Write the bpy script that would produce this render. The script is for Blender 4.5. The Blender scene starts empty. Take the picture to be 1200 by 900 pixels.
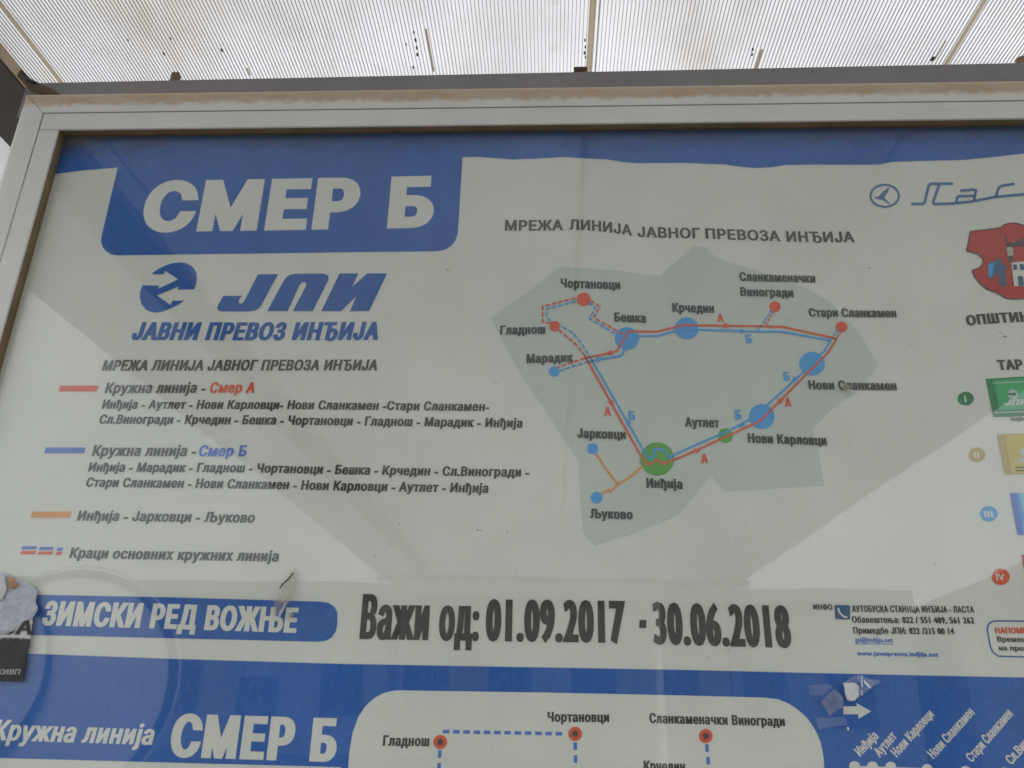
import bpy, bmesh, math, random
import numpy as np
from mathutils import Matrix, Vector
from mathutils.geometry import delaunay_2d_cdt

random.seed(7)
sc = bpy.context.scene
COL = sc.collection
R = math.radians

# ------------------------------------------------------------------ camera
EYE = 1.5                                   # eye height above the pavement (m)
F = 957.0                                   # focal length in pixels of a 1200 px wide frame
cam_x = np.array([0.99882015, -0.00361368, 0.04842779])    # world X, Y, Z seen in camera axes
cam_y = np.array([0.04356391, -0.37398827, -0.92640972])
cam_z = np.array([0.02145917, 0.92742639, -0.37338959])
cam_y -= cam_z * cam_y.dot(cam_z); cam_y /= np.linalg.norm(cam_y)
cam_x = np.cross(cam_y, cam_z)
cd = bpy.data.cameras.new('camera'); cam = bpy.data.objects.new('camera', cd); COL.objects.link(cam)
cd.sensor_width = 36.0; cd.lens = 36.0 * F / 1200.0; cd.clip_start = 0.02; cd.clip_end = 2000
M = Matrix.Identity(4)
for c in range(3):
    M[0][c] = cam_x[c]; M[1][c] = cam_y[c]; M[2][c] = cam_z[c]
M[2][3] = EYE
cam.matrix_world = M
sc.camera = cam
cd.dof.use_dof = False
sc.cycles.pixel_filter_type = 'BLACKMAN_HARRIS'; sc.cycles.filter_width = 1.6

# ------------------------------------------------------------------ light
SUN_EL, SUN_AZ = 48.0, 20.0                 # sun stands behind the board, high: the board's face is in shade
w = bpy.data.worlds.new('World'); sc.world = w; w.use_nodes = True
nt = w.node_tree; nt.nodes.clear()
wo = nt.nodes.new('ShaderNodeOutputWorld'); bg = nt.nodes.new('ShaderNodeBackground')
sky = nt.nodes.new('ShaderNodeTexSky'); sky.sky_type = 'NISHITA'; sky.sun_disc = False
sky.sun_elevation = R(SUN_EL); sky.sun_rotation = R(SUN_AZ)
sky.dust_density = 4.0; sky.air_density = 1.0
tc = nt.nodes.new('ShaderNodeTexCoord')
cl = nt.nodes.new('ShaderNodeTexNoise'); cl.inputs['Scale'].default_value = 2.2; cl.inputs['Detail'].default_value = 5
nt.links.new(tc.outputs['Generated'], cl.inputs['Vector'])
cr = nt.nodes.new('ShaderNodeValToRGB'); cr.color_ramp.elements[0].position = .3; cr.color_ramp.elements[1].position = .62
cr.color_ramp.elements[0].color = (.62, .62, .62, 1); cr.color_ramp.elements[1].color = (1, 1, 1, 1)
nt.links.new(cl.outputs['Fac'], cr.inputs['Fac'])
mx = nt.nodes.new('ShaderNodeMix'); mx.data_type = 'RGBA'; mx.inputs[7].default_value = (22.0, 22.6, 23.6, 1)   # thin bright cloud veil
nt.links.new(cr.outputs['Color'], mx.inputs[0]); nt.links.new(sky.outputs['Color'], mx.inputs[6])
nt.links.new(mx.outputs[2], bg.inputs['Color']); bg.inputs['Strength'].default_value = 0.10
nt.links.new(bg.outputs['Background'], wo.inputs['Surface'])
sl = bpy.data.lights.new('sun', 'SUN'); so = bpy.data.objects.new('sun', sl); COL.objects.link(so)
sl.energy = 2.2; sl.angle = R(3.0); sl.color = (1, .96, .9)
az = R(SUN_AZ)
sd = Vector((math.sin(az) * math.cos(R(SUN_EL)), math.cos(az) * math.cos(R(SUN_EL)), math.sin(R(SUN_EL))))
so.rotation_euler = sd.to_track_quat('Z', 'Y').to_euler(); so.location = (0, 0, 8)
sc.view_settings.view_transform = 'Standard'; sc.view_settings.look = 'None'
sc.view_settings.exposure = 0.0; sc.view_settings.gamma = 1.0; sc.view_settings.use_curve_mapping = False

# ------------------------------------------------------------------ helpers
def tag(o, label=None, cat=None, group=None, kind=None):
    if label: o['label'] = label
    if cat: o['category'] = cat
    if group: o['group'] = group
    if kind: o['kind'] = kind
    return o
def empty(name, loc):
    o = bpy.data.objects.new(name, None); COL.objects.link(o); o.location = loc; o.empty_display_size = .05
    return o
def link(name, me, mat, parent=None, label=None):
    if mat: me.materials.append(mat)
    o = bpy.data.objects.new(name, me); COL.objects.link(o)
    if parent:
        o.parent = parent
        o.matrix_parent_inverse = world_of(parent).inverted()
    if label: o['label'] = label
    return o
def world_of(p):
    m = Matrix.Translation(p.location)
    return (world_of(p.parent) @ p.matrix_parent_inverse @ m) if p.parent else m
def mesh(name, vs, fs):
    me = bpy.data.meshes.new(name); me.from_pydata([tuple(map(float, v)) for v in vs], [], fs); me.update(); return me
class MB:
    def __init__(s): s.v = []; s.f = []
    def add(s, vs, fs):
        n = len(s.v); s.v += list(vs); s.f += [tuple(i + n for i in f) for f in fs]; return s
    def box(s, x0, x1, y0, y1, z0, z1):
        return s.add([(x0,y0,z0),(x1,y0,z0),(x1,y1,z0),(x0,y1,z0),(x0,y0,z1),(x1,y0,z1),(x1,y1,z1),(x0,y1,z1)],
                     [(0,3,2,1),(4,5,6,7),(0,1,5,4),(1,2,6,5),(2,3,7,6),(3,0,4,7)])
    def tube(s, a, b, r0, r1=None, n=10):
        r1 = r0 if r1 is None else r1
        a = Vector(a); b = Vector(b); d = (b - a).normalized()
        u = d.orthogonal().normalized(); t = d.cross(u)
        vs = []
        for p, r in ((a, r0), (b, r1)):
            for i in range(n):
                an = 2 * math.pi * i / n; vs.append(p + (u * math.cos(an) + t * math.sin(an)) * r)
        fs = [(i, (i + 1) % n, n + (i + 1) % n, n + i) for i in range(n)] + [tuple(range(n))[::-1], tuple(range(n, 2 * n))]
        return s.add(vs, fs)
    def build(s, name, mat, parent=None, label=None, bevel=0, smooth=False):
        me = mesh(name, s.v, s.f)
        bm = bmesh.new(); bm.from_mesh(me)
        if bevel: bmesh.ops.bevel(bm, geom=bm.edges[:], offset=bevel, segments=2, affect='EDGES', clamp_overlap=True)
        bmesh.ops.recalc_face_normals(bm, faces=bm.faces[:]); bm.to_mesh(me); bm.free()
        if smooth:
            for p in me.polygons: p.use_smooth = True
        return link(name, me, mat, parent, label)

# ------------------------------------------------------------------ materials
def nodes(name):
    m = bpy.data.materials.new(name); m.use_nodes = True; n = m.node_tree
    return m, n, n.nodes['Principled BSDF'], n.nodes['Material Output']
def obj_noise(n, scale, detail=4, rough=.55, stretch=None):
    g = n.nodes.new('ShaderNodeNewGeometry'); src = g.outputs['Position']
    if stretch:
        mp = n.nodes.new('ShaderNodeMapping'); mp.inputs['Scale'].default_value = stretch
        n.links.new(src, mp.inputs['Vector']); src = mp.outputs['Vector']
    t = n.nodes.new('ShaderNodeTexNoise'); t.inputs['Scale'].default_value = scale
    t.inputs['Detail'].default_value = detail; t.inputs['Roughness'].default_value = rough
    n.links.new(src, t.inputs['Vector']); return t.outputs['Fac']
def ramp(n, src, p0, p1, c0=(0,0,0,1), c1=(1,1,1,1)):
    r = n.nodes.new('ShaderNodeValToRGB'); e = r.color_ramp.elements
    e[0].position = p0; e[1].position = p1; e[0].color = c0; e[1].color = c1
    n.links.new(src, r.inputs['Fac']); return r.outputs['Color']
def mixc(n, fac, a, b, blend='MIX'):
    m = n.nodes.new('ShaderNodeMix'); m.data_type = 'RGBA'; m.blend_type = blend
    for k, v in ((0, fac), (6, a), (7, b)):
        if hasattr(v, 'links'): n.links.new(v, m.inputs[k])
        elif k == 0: m.inputs[0].default_value = v
        else: m.inputs[k].default_value = (*v, 1) if len(v) == 3 else v
    return m.outputs[2]
def math_(n, op, a, b=0.0):
    m = n.nodes.new('ShaderNodeMath'); m.operation = op
    for k, v in ((0, a), (1, b)):
        if hasattr(v, 'links'): n.links.new(v, m.inputs[k])
        else: m.inputs[k].default_value = v
    return m.outputs[0]
def bump(n, b, src, strength, dist):
    x = n.nodes.new('ShaderNodeBump'); x.inputs['Strength'].default_value = strength; x.inputs['Distance'].default_value = dist
    n.links.new(src, x.inputs['Height']); n.links.new(x.outputs['Normal'], b.inputs['Normal'])
def ink(name, c, var=.12):
    """printed paper: one ink colour, slightly uneven, with the paper's own ripples and fine screen"""
    m, n, b, o = nodes(name)
    big = ramp(n, obj_noise(n, 7, 4), .3, .75)
    fine = ramp(n, obj_noise(n, 420, 2, .5, (1, 1, .35)), .25, .75)
    dk = tuple(v * (1 - var) for v in c); lt = tuple(min(1, v * (1 + var * .5)) for v in c)
    col = mixc(n, big, dk, lt)
    col = mixc(n, math_(n, 'MULTIPLY', fine, .035), col, (.75, .75, .72))
    # fly specks and pin holes
    spk = ramp(n, obj_noise(n, 55, 3, .7), .735, .75)
    col = mixc(n, math_(n, 'MULTIPLY', spk, .35), col, (.16, .14, .10))
    n.links.new(col, b.inputs['Base Color'])
    b.inputs['Roughness'].default_value = .5; b.inputs['Specular IOR Level'].default_value = .25
    rip = math_(n, 'ADD', obj_noise(n, 5, 2, .5, (1.6, 1, .5)), math_(n, 'MULTIPLY', obj_noise(n, 90, 2), .03))
    bump(n, b, rip, 1.0, .012)
    return m
def paint(name, c, rough=.5, var=.15, scale=12, metallic=0, bumpd=.0006):
    m, n, b, o = nodes(name)
    f = obj_noise(n, scale, 6, .6); g = obj_noise(n, scale * 14, 4, .6)
    col = mixc(n, ramp(n, f, .3, .7), tuple(v * (1 - var) for v in c), c)
    col = mixc(n, math_(n, 'MULTIPLY', ramp(n, g, .55, .7), .25), col, tuple(v * .55 for v in c))
    n.links.new(col, b.inputs['Base Color'])
    b.inputs['Roughness'].default_value = rough; b.inputs['Metallic'].default_value = metallic
    bump(n, b, g, .5, bumpd)
    return m

I = {
    'paper': ink('paper_white', (.70, .683, .622), .06),
    'mapbg': ink('ink_grey_green', (.545, .58, .525), .06),
    'blue': ink('ink_royal_blue', (.008, .105, .42), .15),
    'logo': ink('ink_logo_blue', (.008, .10, .39), .12),
    'black': ink('ink_black', (.045, .045, .042), .2),
    'grey': ink('ink_dark_grey', (.075, .072, .07), .2),
    'red': ink('ink_red', (.72, .085, .025), .12),
    'orange': ink('ink_orange', (.78, .30, .06), .12),
    'sky': ink('ink_sky_blue', (.06, .34, .72), .12),
    'mid': ink('ink_route_blue', (.07, .17, .58), .12),
    'green': ink('ink_green', (.10, .37, .05), .12),
    'dgreen': ink('ink_dark_green', (.02, .22, .07), .12),
    'gold': ink('ink_gold', (.50, .37, .10), .12),
    'crimson': ink('ink_crimson', (.55, .02, .05), .12),
    'steel': ink('ink_steel_blue', (.04, .12, .22), .12),
    'lasta': ink('ink_logo_line_blue', (.07, .16, .36), .12),
    'ink_w': ink('ink_reversed_white', (.70, .683, .622), .06),
}

def mat_frame():
    m, n, b, o = nodes('frame_grey_white_paint')
    g = n.nodes.new('ShaderNodeNewGeometry'); sp = n.nodes.new('ShaderNodeSeparateXYZ'); n.links.new(g.outputs['Position'], sp.inputs[0])
    base = mixc(n, ramp(n, obj_noise(n, 9, 5), .3, .7), (.55, .548, .515), (.62, .617, .58))
    fine = ramp(n, obj_noise(n, 260, 4, .7), .56, .72)
    base = mixc(n, math_(n, 'MULTIPLY', fine, .22), base, (.33, .31, .26))
    # brown dust run that lies on the rounded top edge of the outer rail
    h = math_(n, 'SUBTRACT', sp.outputs['Z'], EYE + DUST_Z)
    h = math_(n, 'DIVIDE', h, .012)
    ed = math_(n, 'ADD', h, math_(n, 'MULTIPLY', math_(n, 'SUBTRACT', obj_noise(n, 60, 5, .75, (.7, 1, 1)), .5), 2.3))
    dust = ramp(n, ed, .0, .62)
    wear = ramp(n, obj_noise(n, 30, 5, .7, (.45, 1, 1)), .40, .62)
    dustf = math_(n, 'MULTIPLY', dust, math_(n, 'ADD', math_(n, 'MULTIPLY', wear, .18), .74))
    col = mixc(n, dustf, base, (.40, .28, .16))
    n.links.new(col, b.inputs['Base Color']); b.inputs['Roughness'].default_value = .48
    scr = ramp(n, obj_noise(n, 45, 3, .8, (.12, 1, 2.4)), .66, .70)
    col = mixc(n, math_(n, 'MULTIPLY', scr, .30), col, (.30, .24, .17)); n.links.new(col, b.inputs['Base Color'])
    bump(n, b, math_(n, 'ADD', obj_noise(n, 300, 4), math_(n, 'MULTIPLY', dustf, .6)), .35, .0006)
    return m

def mat_glass():
    m, n, b, o = nodes('display_glass'); n.nodes.remove(b)
    g = n.nodes.new('ShaderNodeNewGeometry')
    dp = n.nodes.new('ShaderNodeVectorMath'); dp.operation = 'DOT_PRODUCT'
    n.links.new(g.outputs['Incoming'], dp.inputs[0]); n.links.new(g.outputs['True Normal'], dp.inputs[1])
    c = math_(n, 'ABSOLUTE', dp.outputs['Value'])
    fr = math_(n, 'ADD', math_(n, 'MULTIPLY', math_(n, 'POWER', math_(n, 'SUBTRACT', 1.0, c), 5.0), .97), .030)
    t = n.nodes.new('ShaderNodeBsdfTransparent'); t.inputs['Color'].default_value = (.97, .985, .975, 1)
    gl = n.nodes.new('ShaderNodeBsdfGlossy'); gl.inputs['Roughness'].default_value = .012
    # pane is very slightly wavy, as old toughened glass is
    bp = n.nodes.new('ShaderNodeBump'); bp.inputs['Strength'].default_value = .25; bp.inputs['Distance'].default_value = .001
    n.links.new(obj_noise(n, 6, 1), bp.inputs['Height']); n.links.new(bp.outputs['Normal'], gl.inputs['Normal'])
    s = n.nodes.new('ShaderNodeMixShader'); n.links.new(fr, s.inputs[0]); n.links.new(t.outputs[0], s.inputs[1]); n.links.new(gl.outputs[0], s.inputs[2])
    # thin film of dust, thicker towards the top edge where it settles
    df = n.nodes.new('ShaderNodeBsdfDiffuse'); df.inputs['Color'].default_value = (.55, .52, .45, 1)
    f = ramp(n, obj_noise(n, 5, 6, .65), .35, .8)
    sm = ramp(n, obj_noise(n, 130, 5, .75), .6, .8)
    amt = math_(n, 'ADD', math_(n, 'ADD', math_(n, 'MULTIPLY', f, .016), math_(n, 'MULTIPLY', sm, .02)), .004)
    s2 = n.nodes.new('ShaderNodeMixShader'); n.links.new(amt, s2.inputs[0]); n.links.new(s.outputs[0], s2.inputs[1]); n.links.new(df.outputs[0], s2.inputs[2])
    # contact shade painted into the grime along the pane's top edge and corner
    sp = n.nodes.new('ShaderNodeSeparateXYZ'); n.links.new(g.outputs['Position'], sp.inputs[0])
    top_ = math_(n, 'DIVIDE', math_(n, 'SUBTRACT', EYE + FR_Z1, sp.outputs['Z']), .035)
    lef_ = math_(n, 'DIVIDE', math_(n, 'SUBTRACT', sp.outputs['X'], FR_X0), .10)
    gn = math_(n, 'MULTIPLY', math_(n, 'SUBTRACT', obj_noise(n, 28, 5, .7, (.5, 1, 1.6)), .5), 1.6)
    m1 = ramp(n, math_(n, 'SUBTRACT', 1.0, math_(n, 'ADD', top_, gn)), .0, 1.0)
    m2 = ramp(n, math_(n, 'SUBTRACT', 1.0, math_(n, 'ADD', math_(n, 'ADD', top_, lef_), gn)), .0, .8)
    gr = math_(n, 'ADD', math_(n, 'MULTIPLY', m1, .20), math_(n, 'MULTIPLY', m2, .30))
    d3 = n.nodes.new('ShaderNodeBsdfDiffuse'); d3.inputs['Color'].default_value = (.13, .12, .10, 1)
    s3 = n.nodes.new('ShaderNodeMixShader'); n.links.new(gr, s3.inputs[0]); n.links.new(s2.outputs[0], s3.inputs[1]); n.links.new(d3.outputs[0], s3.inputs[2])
    n.links.new(s3.outputs[0], o.inputs['Surface'])
    return m

def mat_poly(name, lo, hi, tr, dirt=True):
    """twin-wall polycarbonate: part of the light passes straight, most is scattered"""
    m, n, b, o = nodes(name); n.nodes.remove(b)
    st = obj_noise(n, 3.0, 6, .62, (1.2, .55, 1)); sm = obj_noise(n, 38, 4, .6, (1, .5, 1))
    col = mixc(n, ramp(n, st, .3, .7), lo, hi)
    if dirt:
        col = mixc(n, math_(n, 'MULTIPLY', ramp(n, sm, .6, .78), .18), col, (.35, .32, .27))
        col = mixc(n, math_(n, 'MULTIPLY', ramp(n, obj_noise(n, 4.5, 6, .7, (1, .35, 1)), .5, .72), .40), col, (.52, .45, .34))
        col = mixc(n, math_(n, 'MULTIPLY', ramp(n, obj_noise(n, 1.7, 3), .44, .66), .35), col, (.44, .43, .42))
    a = n.nodes.new('ShaderNodeBsdfTranslucent'); n.links.new(col, a.inputs['Color'])
    t = n.nodes.new('ShaderNodeBsdfTransparent'); n.links.new(col, t.inputs['Color'])
    s = n.nodes.new('ShaderNodeMixShader'); s.inputs[0].default_value = tr
    n.links.new(a.outputs[0], s.inputs[1]); n.links.new(t.outputs[0], s.inputs[2])
    d = n.nodes.new('ShaderNodeBsdfDiffuse'); n.links.new(col, d.inputs['Color'])
    s2 = n.nodes.new('ShaderNodeMixShader'); s2.inputs[0].default_value = .12
    n.links.new(s.outputs[0], s2.inputs[1]); n.links.new(d.outputs[0], s2.inputs[2])
    n.links.new(s2.outputs[0], o.inputs['Surface'])
    return m

# ------------------------------------------------------------------ plane geometry
D = 0.90                       # distance of the frame's front from the lens
YG = 0.9135                    # glass
YP = 0.9185                    # paper
def P(px, py, Y=YP):
    """point of the board's plane at depth Y that the photograph shows at px, py"""
    v = np.array([px - 600.0, 450.0 - py, -F]); X, y, Z = v @ cam_x, v @ cam_y, v @ cam_z
    # cam_* hold the world axes in camera coordinates
    return X / y * Y, Z / y * Y
# z of the dust line on the rounded top of the frame, x extents of the frame
def zat(px, py, Y=D): return P(px, py, Y)[1]
DUST_Z = zat(400, 121)
FR_X0, FR_X1 = -0.6925, 1.32
FR_Z1 = zat(430, 146) - .0015
FR_Z0 = -0.55
M_FRAME = mat_frame()
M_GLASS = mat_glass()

# ------------------------------------------------------------------ filled outlines
def fill(contours, even_odd=False):
    """triangulate overlapping closed outlines by winding number"""
    vs, es = [], []
    for c in contours:
        n0 = len(vs); vs += [Vector((float(p[0]), float(p[1]))) for p in c]
        es += [(n0 + i, n0 + (i + 1) % len(c)) for i in range(len(c))]
    ov, oe, of, _, _, _ = delaunay_2d_cdt(vs, es, [], 0, 1e-6)
    V = np.array([(v.x, v.y) for v in ov]); T = np.array([f for f in of if len(f) == 3])
    if len(T) == 0: return V, []
    C = V[T].mean(axis=1); W = np.zeros(len(C))
    for c in contours:
        A = np.array(c, float); B = np.roll(A, -1, axis=0)
        for (ax, ay), (bx, by) in zip(A, B):
            if ay == by: continue
            up = by > ay
            lo, hi = (ay, by) if up else (by, ay)
            inn = (C[:, 1] >= lo) & (C[:, 1] < hi)
            xx = ax + (C[:, 1] - ay) * (bx - ax) / (by - ay)
            W += np.where(inn & (xx > C[:, 0]), 1 if up else -1, 0)
    keep = (np.abs(W) % 2 == 1) if even_odd else (np.abs(W) > .5)
    return V, [tuple(t) for t in T[keep]]

_G = {}
def glyph(ch):
    """outlines and advance of one character of Blender's own text font, cap height 1"""
    if ch in _G: return _G[ch]
    def outl(s):
        c = bpy.data.curves.new('g', 'FONT'); c.body = s; c.size = 1
        o = bpy.data.objects.new('g', c); COL.objects.link(o)
        dg = bpy.context.evaluated_depsgraph_get(); dg.update()
        k = o.evaluated_get(dg).to_curve(dg)
        res = []
        for sp in k.splines:
            pts = []; bp = sp.bezier_points; n = len(bp)
            for i in range(n):
                a, b = bp[i], bp[(i + 1) % n]
                p0, p1, p2, p3 = (Vector(q[:2]) for q in (a.co, a.handle_right, b.handle_left, b.co))
                pts.append(p0)
                ch_ = p3 - p0; L = ch_.length
                if L > 1e-6:
                    dv = max(abs(ch_.cross(p1 - p0)), abs(ch_.cross(p2 - p0))) / L
                    if dv > .004:
                        kk = 4 if dv > .03 else 3
                        for j in range(1, kk):
                            t = j / kk; pts.append(p0*(1-t)**3 + p1*3*t*(1-t)**2 + p2*3*t*t*(1-t) + p3*t**3)
            q = []
            for p in pts:
                if not q or (p - q[-1]).length > 1e-4: q.append(p)
            if len(q) > 1 and (q[0] - q[-1]).length < 1e-4: q.pop()
            if len(q) > 2: res.append(np.array([(p.x, p.y) for p in q]))
        o.to_curve_clear() if hasattr(o, 'to_curve_clear') else None
        bpy.data.objects.remove(o); bpy.data.curves.remove(c)
        return res
    if 'cap' not in _G:
        _G['cap'] = outl('Н')[0][:, 1].max(); _G['bar'] = min(a[:, 0].min() for a in outl('|'))
    cap = _G['cap']
    r = outl(ch + '|')
    bars = r[-1]; adv = bars[:, 0].min() - _G['bar']
    r = r[:-1] if ch != ' ' else []
    _G[ch] = ([a / cap for a in r], adv / cap)
    return _G[ch]

def embolden(cs, sx, dx, dy):
    cs = [np.stack([a[:, 0] * sx, a[:, 1]], 1) for a in cs]
    def area(a):
        b = np.roll(a, -1, 0); return .5 * float((a[:, 0] * b[:, 1] - b[:, 0] * a[:, 1]).sum())
    if not cs: return cs
    sgn = 1 if sum(area(a) for a in cs) > 0 else -1          # +1: ink lies left of travel
    out = []
    for a in cs:
        p = np.roll(a, 1, 0); q = np.roll(a, -1, 0)
        e1 = a - p; e2 = q - a
        e1 /= np.maximum(np.linalg.norm(e1, axis=1, keepdims=True), 1e-9); e2 /= np.maximum(np.linalg.norm(e2, axis=1, keepdims=True), 1e-9)
        n1 = np.stack([e1[:, 1], -e1[:, 0]], 1) * sgn; n2 = np.stack([e2[:, 1], -e2[:, 0]], 1) * sgn
        m = n1 + n2; l = np.maximum((m * m).sum(1, keepdims=True), 1.0)
        m = 2 * m / l
        out.append(np.stack([a[:, 0] + m[:, 0] * dx, a[:, 1] + m[:, 1] * dy], 1))
    return out

_GF = {}
def glyph_fill(ch, sx, dx, dy):
    k = (ch, sx, dx, dy)
    if k not in _GF:
        cs, adv = glyph(ch)
        cs = embolden(cs, sx, dx, dy)
        V, T = fill(cs) if cs else (np.zeros((0, 2)), [])
        if len(V): V = np.stack([V[:, 0] + dx, (V[:, 1] + dy) / (1 + 2 * dy)], 1)
        _GF[k] = (V, T, adv * sx + 2 * dx * .55)
    return _GF[k]

LAYER = 0.00025
#  weight styles: horizontal squeeze, stem swell x, stem swell y
ST = {'black': (1.0, .10, .065), 'small': (.66, .052, .026), 'bold': (.86, .058, .035), 'narrow': (.70, .062, .034), 'cond': (.60, .062, .036),
      'condx': (.52, .062, .028), 'semi': (.62, .05, .03), 'light': (.75, .03, .02), 'hvy': (.66, .075, .045)}
def resample(path):
    pts = [np.array(p, float) for p in path]
    if len(pts) < 3: return pts
    out = []
    for i in range(len(pts) - 1):
        p0 = pts[max(i-1, 0)]; p1 = pts[i]; p2 = pts[i+1]; p3 = pts[min(i+2, len(pts)-1)]
        for j in range(6):
            t = j / 6
            out.append(.5*((2*p1) + (-p0+p2)*t + (2*p0-5*p1+4*p2-p3)*t*t + (-p0+3*p1-3*p2+p3)*t**3))
    return out + [pts[-1]]
def text(s, path, cap, style, mat, parent, layer=3, name='lettering', shear=0.0, rot=False, Y=YP, label=None, cut=None):
    """print a line of text on the board: baseline path and cap height are those seen in the photograph"""
    sx, dx, dy = ST[style]
    path = resample(path)
    pl = np.array([P(x, y, Y) for x, y in path])
    x0, y0 = path[0]; cp = P(x0, y0 - cap, Y)[1] - P(x0, y0, Y)[1]
    if rot: cp = cap * .00098
    seg = np.linalg.norm(np.diff(pl, axis=0), axis=1); cum = np.concatenate([[0], np.cumsum(seg)]); L = cum[-1]
    u = 0; vs, fs = [], []
    first = True
    for ch in s:
        V, T, adv = glyph_fill(ch, sx, dx, dy)
        if len(V):
            if first: u -= V[:, 0].min(); first = False
            n0 = sum(len(a) for a in vs)
            vs.append(V + np.array([u, 0])); fs += [(a + n0, b + n0, c + n0) for a, b, c in T]
            last = u + V[:, 0].max()
        u += adv
    V = np.concatenate(vs); k = L / last
    d = V[:, 0] * k + shear * V[:, 1] * cp
    i = np.clip(np.searchsorted(cum, d) - 1, 0, len(seg) - 1)
    t = (d - cum[i]) / seg[i]
    base = pl[i] + (pl[i + 1] - pl[i]) * t[:, None]
    if rot:
        dr = (pl[-1] - pl[0]) / np.linalg.norm(pl[-1] - pl[0]); nrm = np.array([-dr[1], dr[0]])
        X = base + nrm * (V[:, 1] * cp)[:, None]
    else:
        X = base + np.array([0, 1.0]) * (V[:, 1] * cp)[:, None]
    if cut: fs = [f for f in fs if X[list(f), 0].mean() < cut]
    me = mesh(name, [(x, Y - layer * LAYER, z + EYE) for x, z in X], fs)
    return link(name, me, I[mat] if isinstance(mat, str) else mat, parent, label)

def shape(name, contours, mat, parent, layer=1, even_odd=False, Y=YP, label=None, plane=False):
    """flat printed shape; contours given as seen in the photograph"""
    cs = [[P(x, y, Y) for x, y in c] for c in contours] if not plane else contours
    V, T = fill(cs, even_odd)
    me = mesh(name, [(x, Y - layer * LAYER, z + EYE) for x, z in V], T)
    return link(name, me, I[mat] if isinstance(mat, str) else mat, parent, label)
def ell(cx, cy, rx, ry=None, n=32, ph=0, a0=0, a1=2*math.pi):
    ry = ry or rx
    return [(cx + rx * math.cos(a0 + (a1 - a0) * i / n + ph), cy + ry * math.sin(a0 + (a1 - a0) * i / n + ph)) for i in range(n)]
def stroke(path, wpx, closed=False, dash=None, smooth=False):
    """outline quads of a pixel polyline; returns contours"""
    pts = resample(path) if smooth else [np.array(p, float) for p in path]
    if closed: pts = pts + [pts[0], pts[1]]
    if dash:
        on, off = dash; out = []; i = 0; pos = 0.0; pen = True; left = on; cur = [pts[0]]; a = pts[0]
        for b in pts[1:]:
            while True:
                Ls = np.linalg.norm(b - a)
                if Ls < left:
                    left -= Ls; a = b
                    if pen: cur.append(b)
                    break
                a = a + (b - a) * left / Ls
                if pen: cur.append(a); out.append(cur)
                pen = not pen; left = on if pen else off; cur = [a]
        if pen and len(cur) > 1: out.append(cur)
        r = []
        for c in out: r += stroke(c, wpx)
        return r
    out = []
    L, Rr = [], []
    for i, p in enumerate(pts):
        d1 = p - pts[i-1] if i else pts[1] - p
        d2 = pts[i+1] - p if i < len(pts) - 1 else p - pts[i-1]
        d1 = d1 / max(np.linalg.norm(d1), 1e-9); d2 = d2 / max(np.linalg.norm(d2), 1e-9)
        n = np.array([-d1[1]-d2[1], d1[0]+d2[0]]); l = max((n*n).sum(), 1.2); n = 2*n/l
        L.append(p + n*wpx/2); Rr.append(p - n*wpx/2)
    return [L + Rr[::-1]]
def line(name, path, wpx, mat, parent, layer=3, **k):
    Y = k.pop('Y', YP)
    return shape(name, stroke(path, wpx, **k), mat, parent, layer, Y=Y)
def arrow(name, x, y, ang, s, mat, parent, layer=5):
    a = R(ang); c, n = math.cos(a), math.sin(a)
    f = lambda u, v: (x + u*c - v*n, y + u*n + v*c)
    return shape(name, [[f(s, 0), f(-s*.8, s*.62), f(-s*.8, -s*.62)]], mat, parent, layer)

# ================================================================== SHELTER AND SURROUNDINGS
ground = mesh('ground', [(-150,-220,0),(150,-220,0),(150,60,0),(-150,60,0)], [(0,1,2,3)])
m, n, b, o = nodes('worn_asphalt')
n.links.new(mixc(n, ramp(n, obj_noise(n, 1.2, 6), .3, .7), (.05,.05,.05), (.075,.073,.07)), b.inputs['Base Color']); b.inputs['Roughness'].default_value = .9
bump(n, b, obj_noise(n, 120, 3), .6, .01)
g = link('ground', ground, m); g['kind'] = 'structure'
pm = paint('pavement_concrete', (.26,.25,.23), .85, .2, 2)
pv = MB().box(-6, 6, -2.2, 3.5, -.05, .12).build('pavement', pm, bevel=.01); pv['kind'] = 'structure'

# ---- bus shelter: translucent roof on steel rails
H = 1.10 + EYE
RX0, RX1, RY0, RY1 = -1.38 * 1.1, 1.53 * 1.1, -6.0, 1.75
sh = tag(empty('bus_shelter', (0, 1.0, .12)), 'bus shelter roof of ribbed translucent sheets on grey steel rails above the board', 'bus shelter')
M_STEEL = paint('shelter_steel_grey_paint', (.25, .235, .235), .55, .18, 8)
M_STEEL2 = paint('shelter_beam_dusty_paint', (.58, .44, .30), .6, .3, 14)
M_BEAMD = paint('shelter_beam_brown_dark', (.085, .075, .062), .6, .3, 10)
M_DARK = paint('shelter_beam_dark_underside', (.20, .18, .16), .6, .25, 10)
M_RUST = paint('rusty_bracket', (.14, .09, .05), .8, .5, 60)
M_SHEET = mat_poly('polycarbonate_top_wall', (.66, .66, .665), (.73, .73, .735), .15)
M_JOINT = mat_poly('joint_strip_yellowed', (.70, .63, .50), (.80, .74, .63), .08, False)
M_WEB = mat_poly('polycarbonate_webs', (.66, .66, .66), (.74, .74, .74), .15, False)
M_LIGHTWEB = mat_poly('polycarbonate_lower_wall', (.9, .9, .9), (.97, .97, .97), .9, False)
seams = [RX0, -.857 * 1.1, .0605 * 1.1, .646 * 1.1, RX1]
for a, b_ in zip(seams, seams[1:]):
    MB().box(a + .0005, b_ - .0005, RY0, RY1, H + .0095, H + .0105).build('roof_panel', M_SHEET, sh)
webs = MB(); x = RX0 + .006
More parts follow.
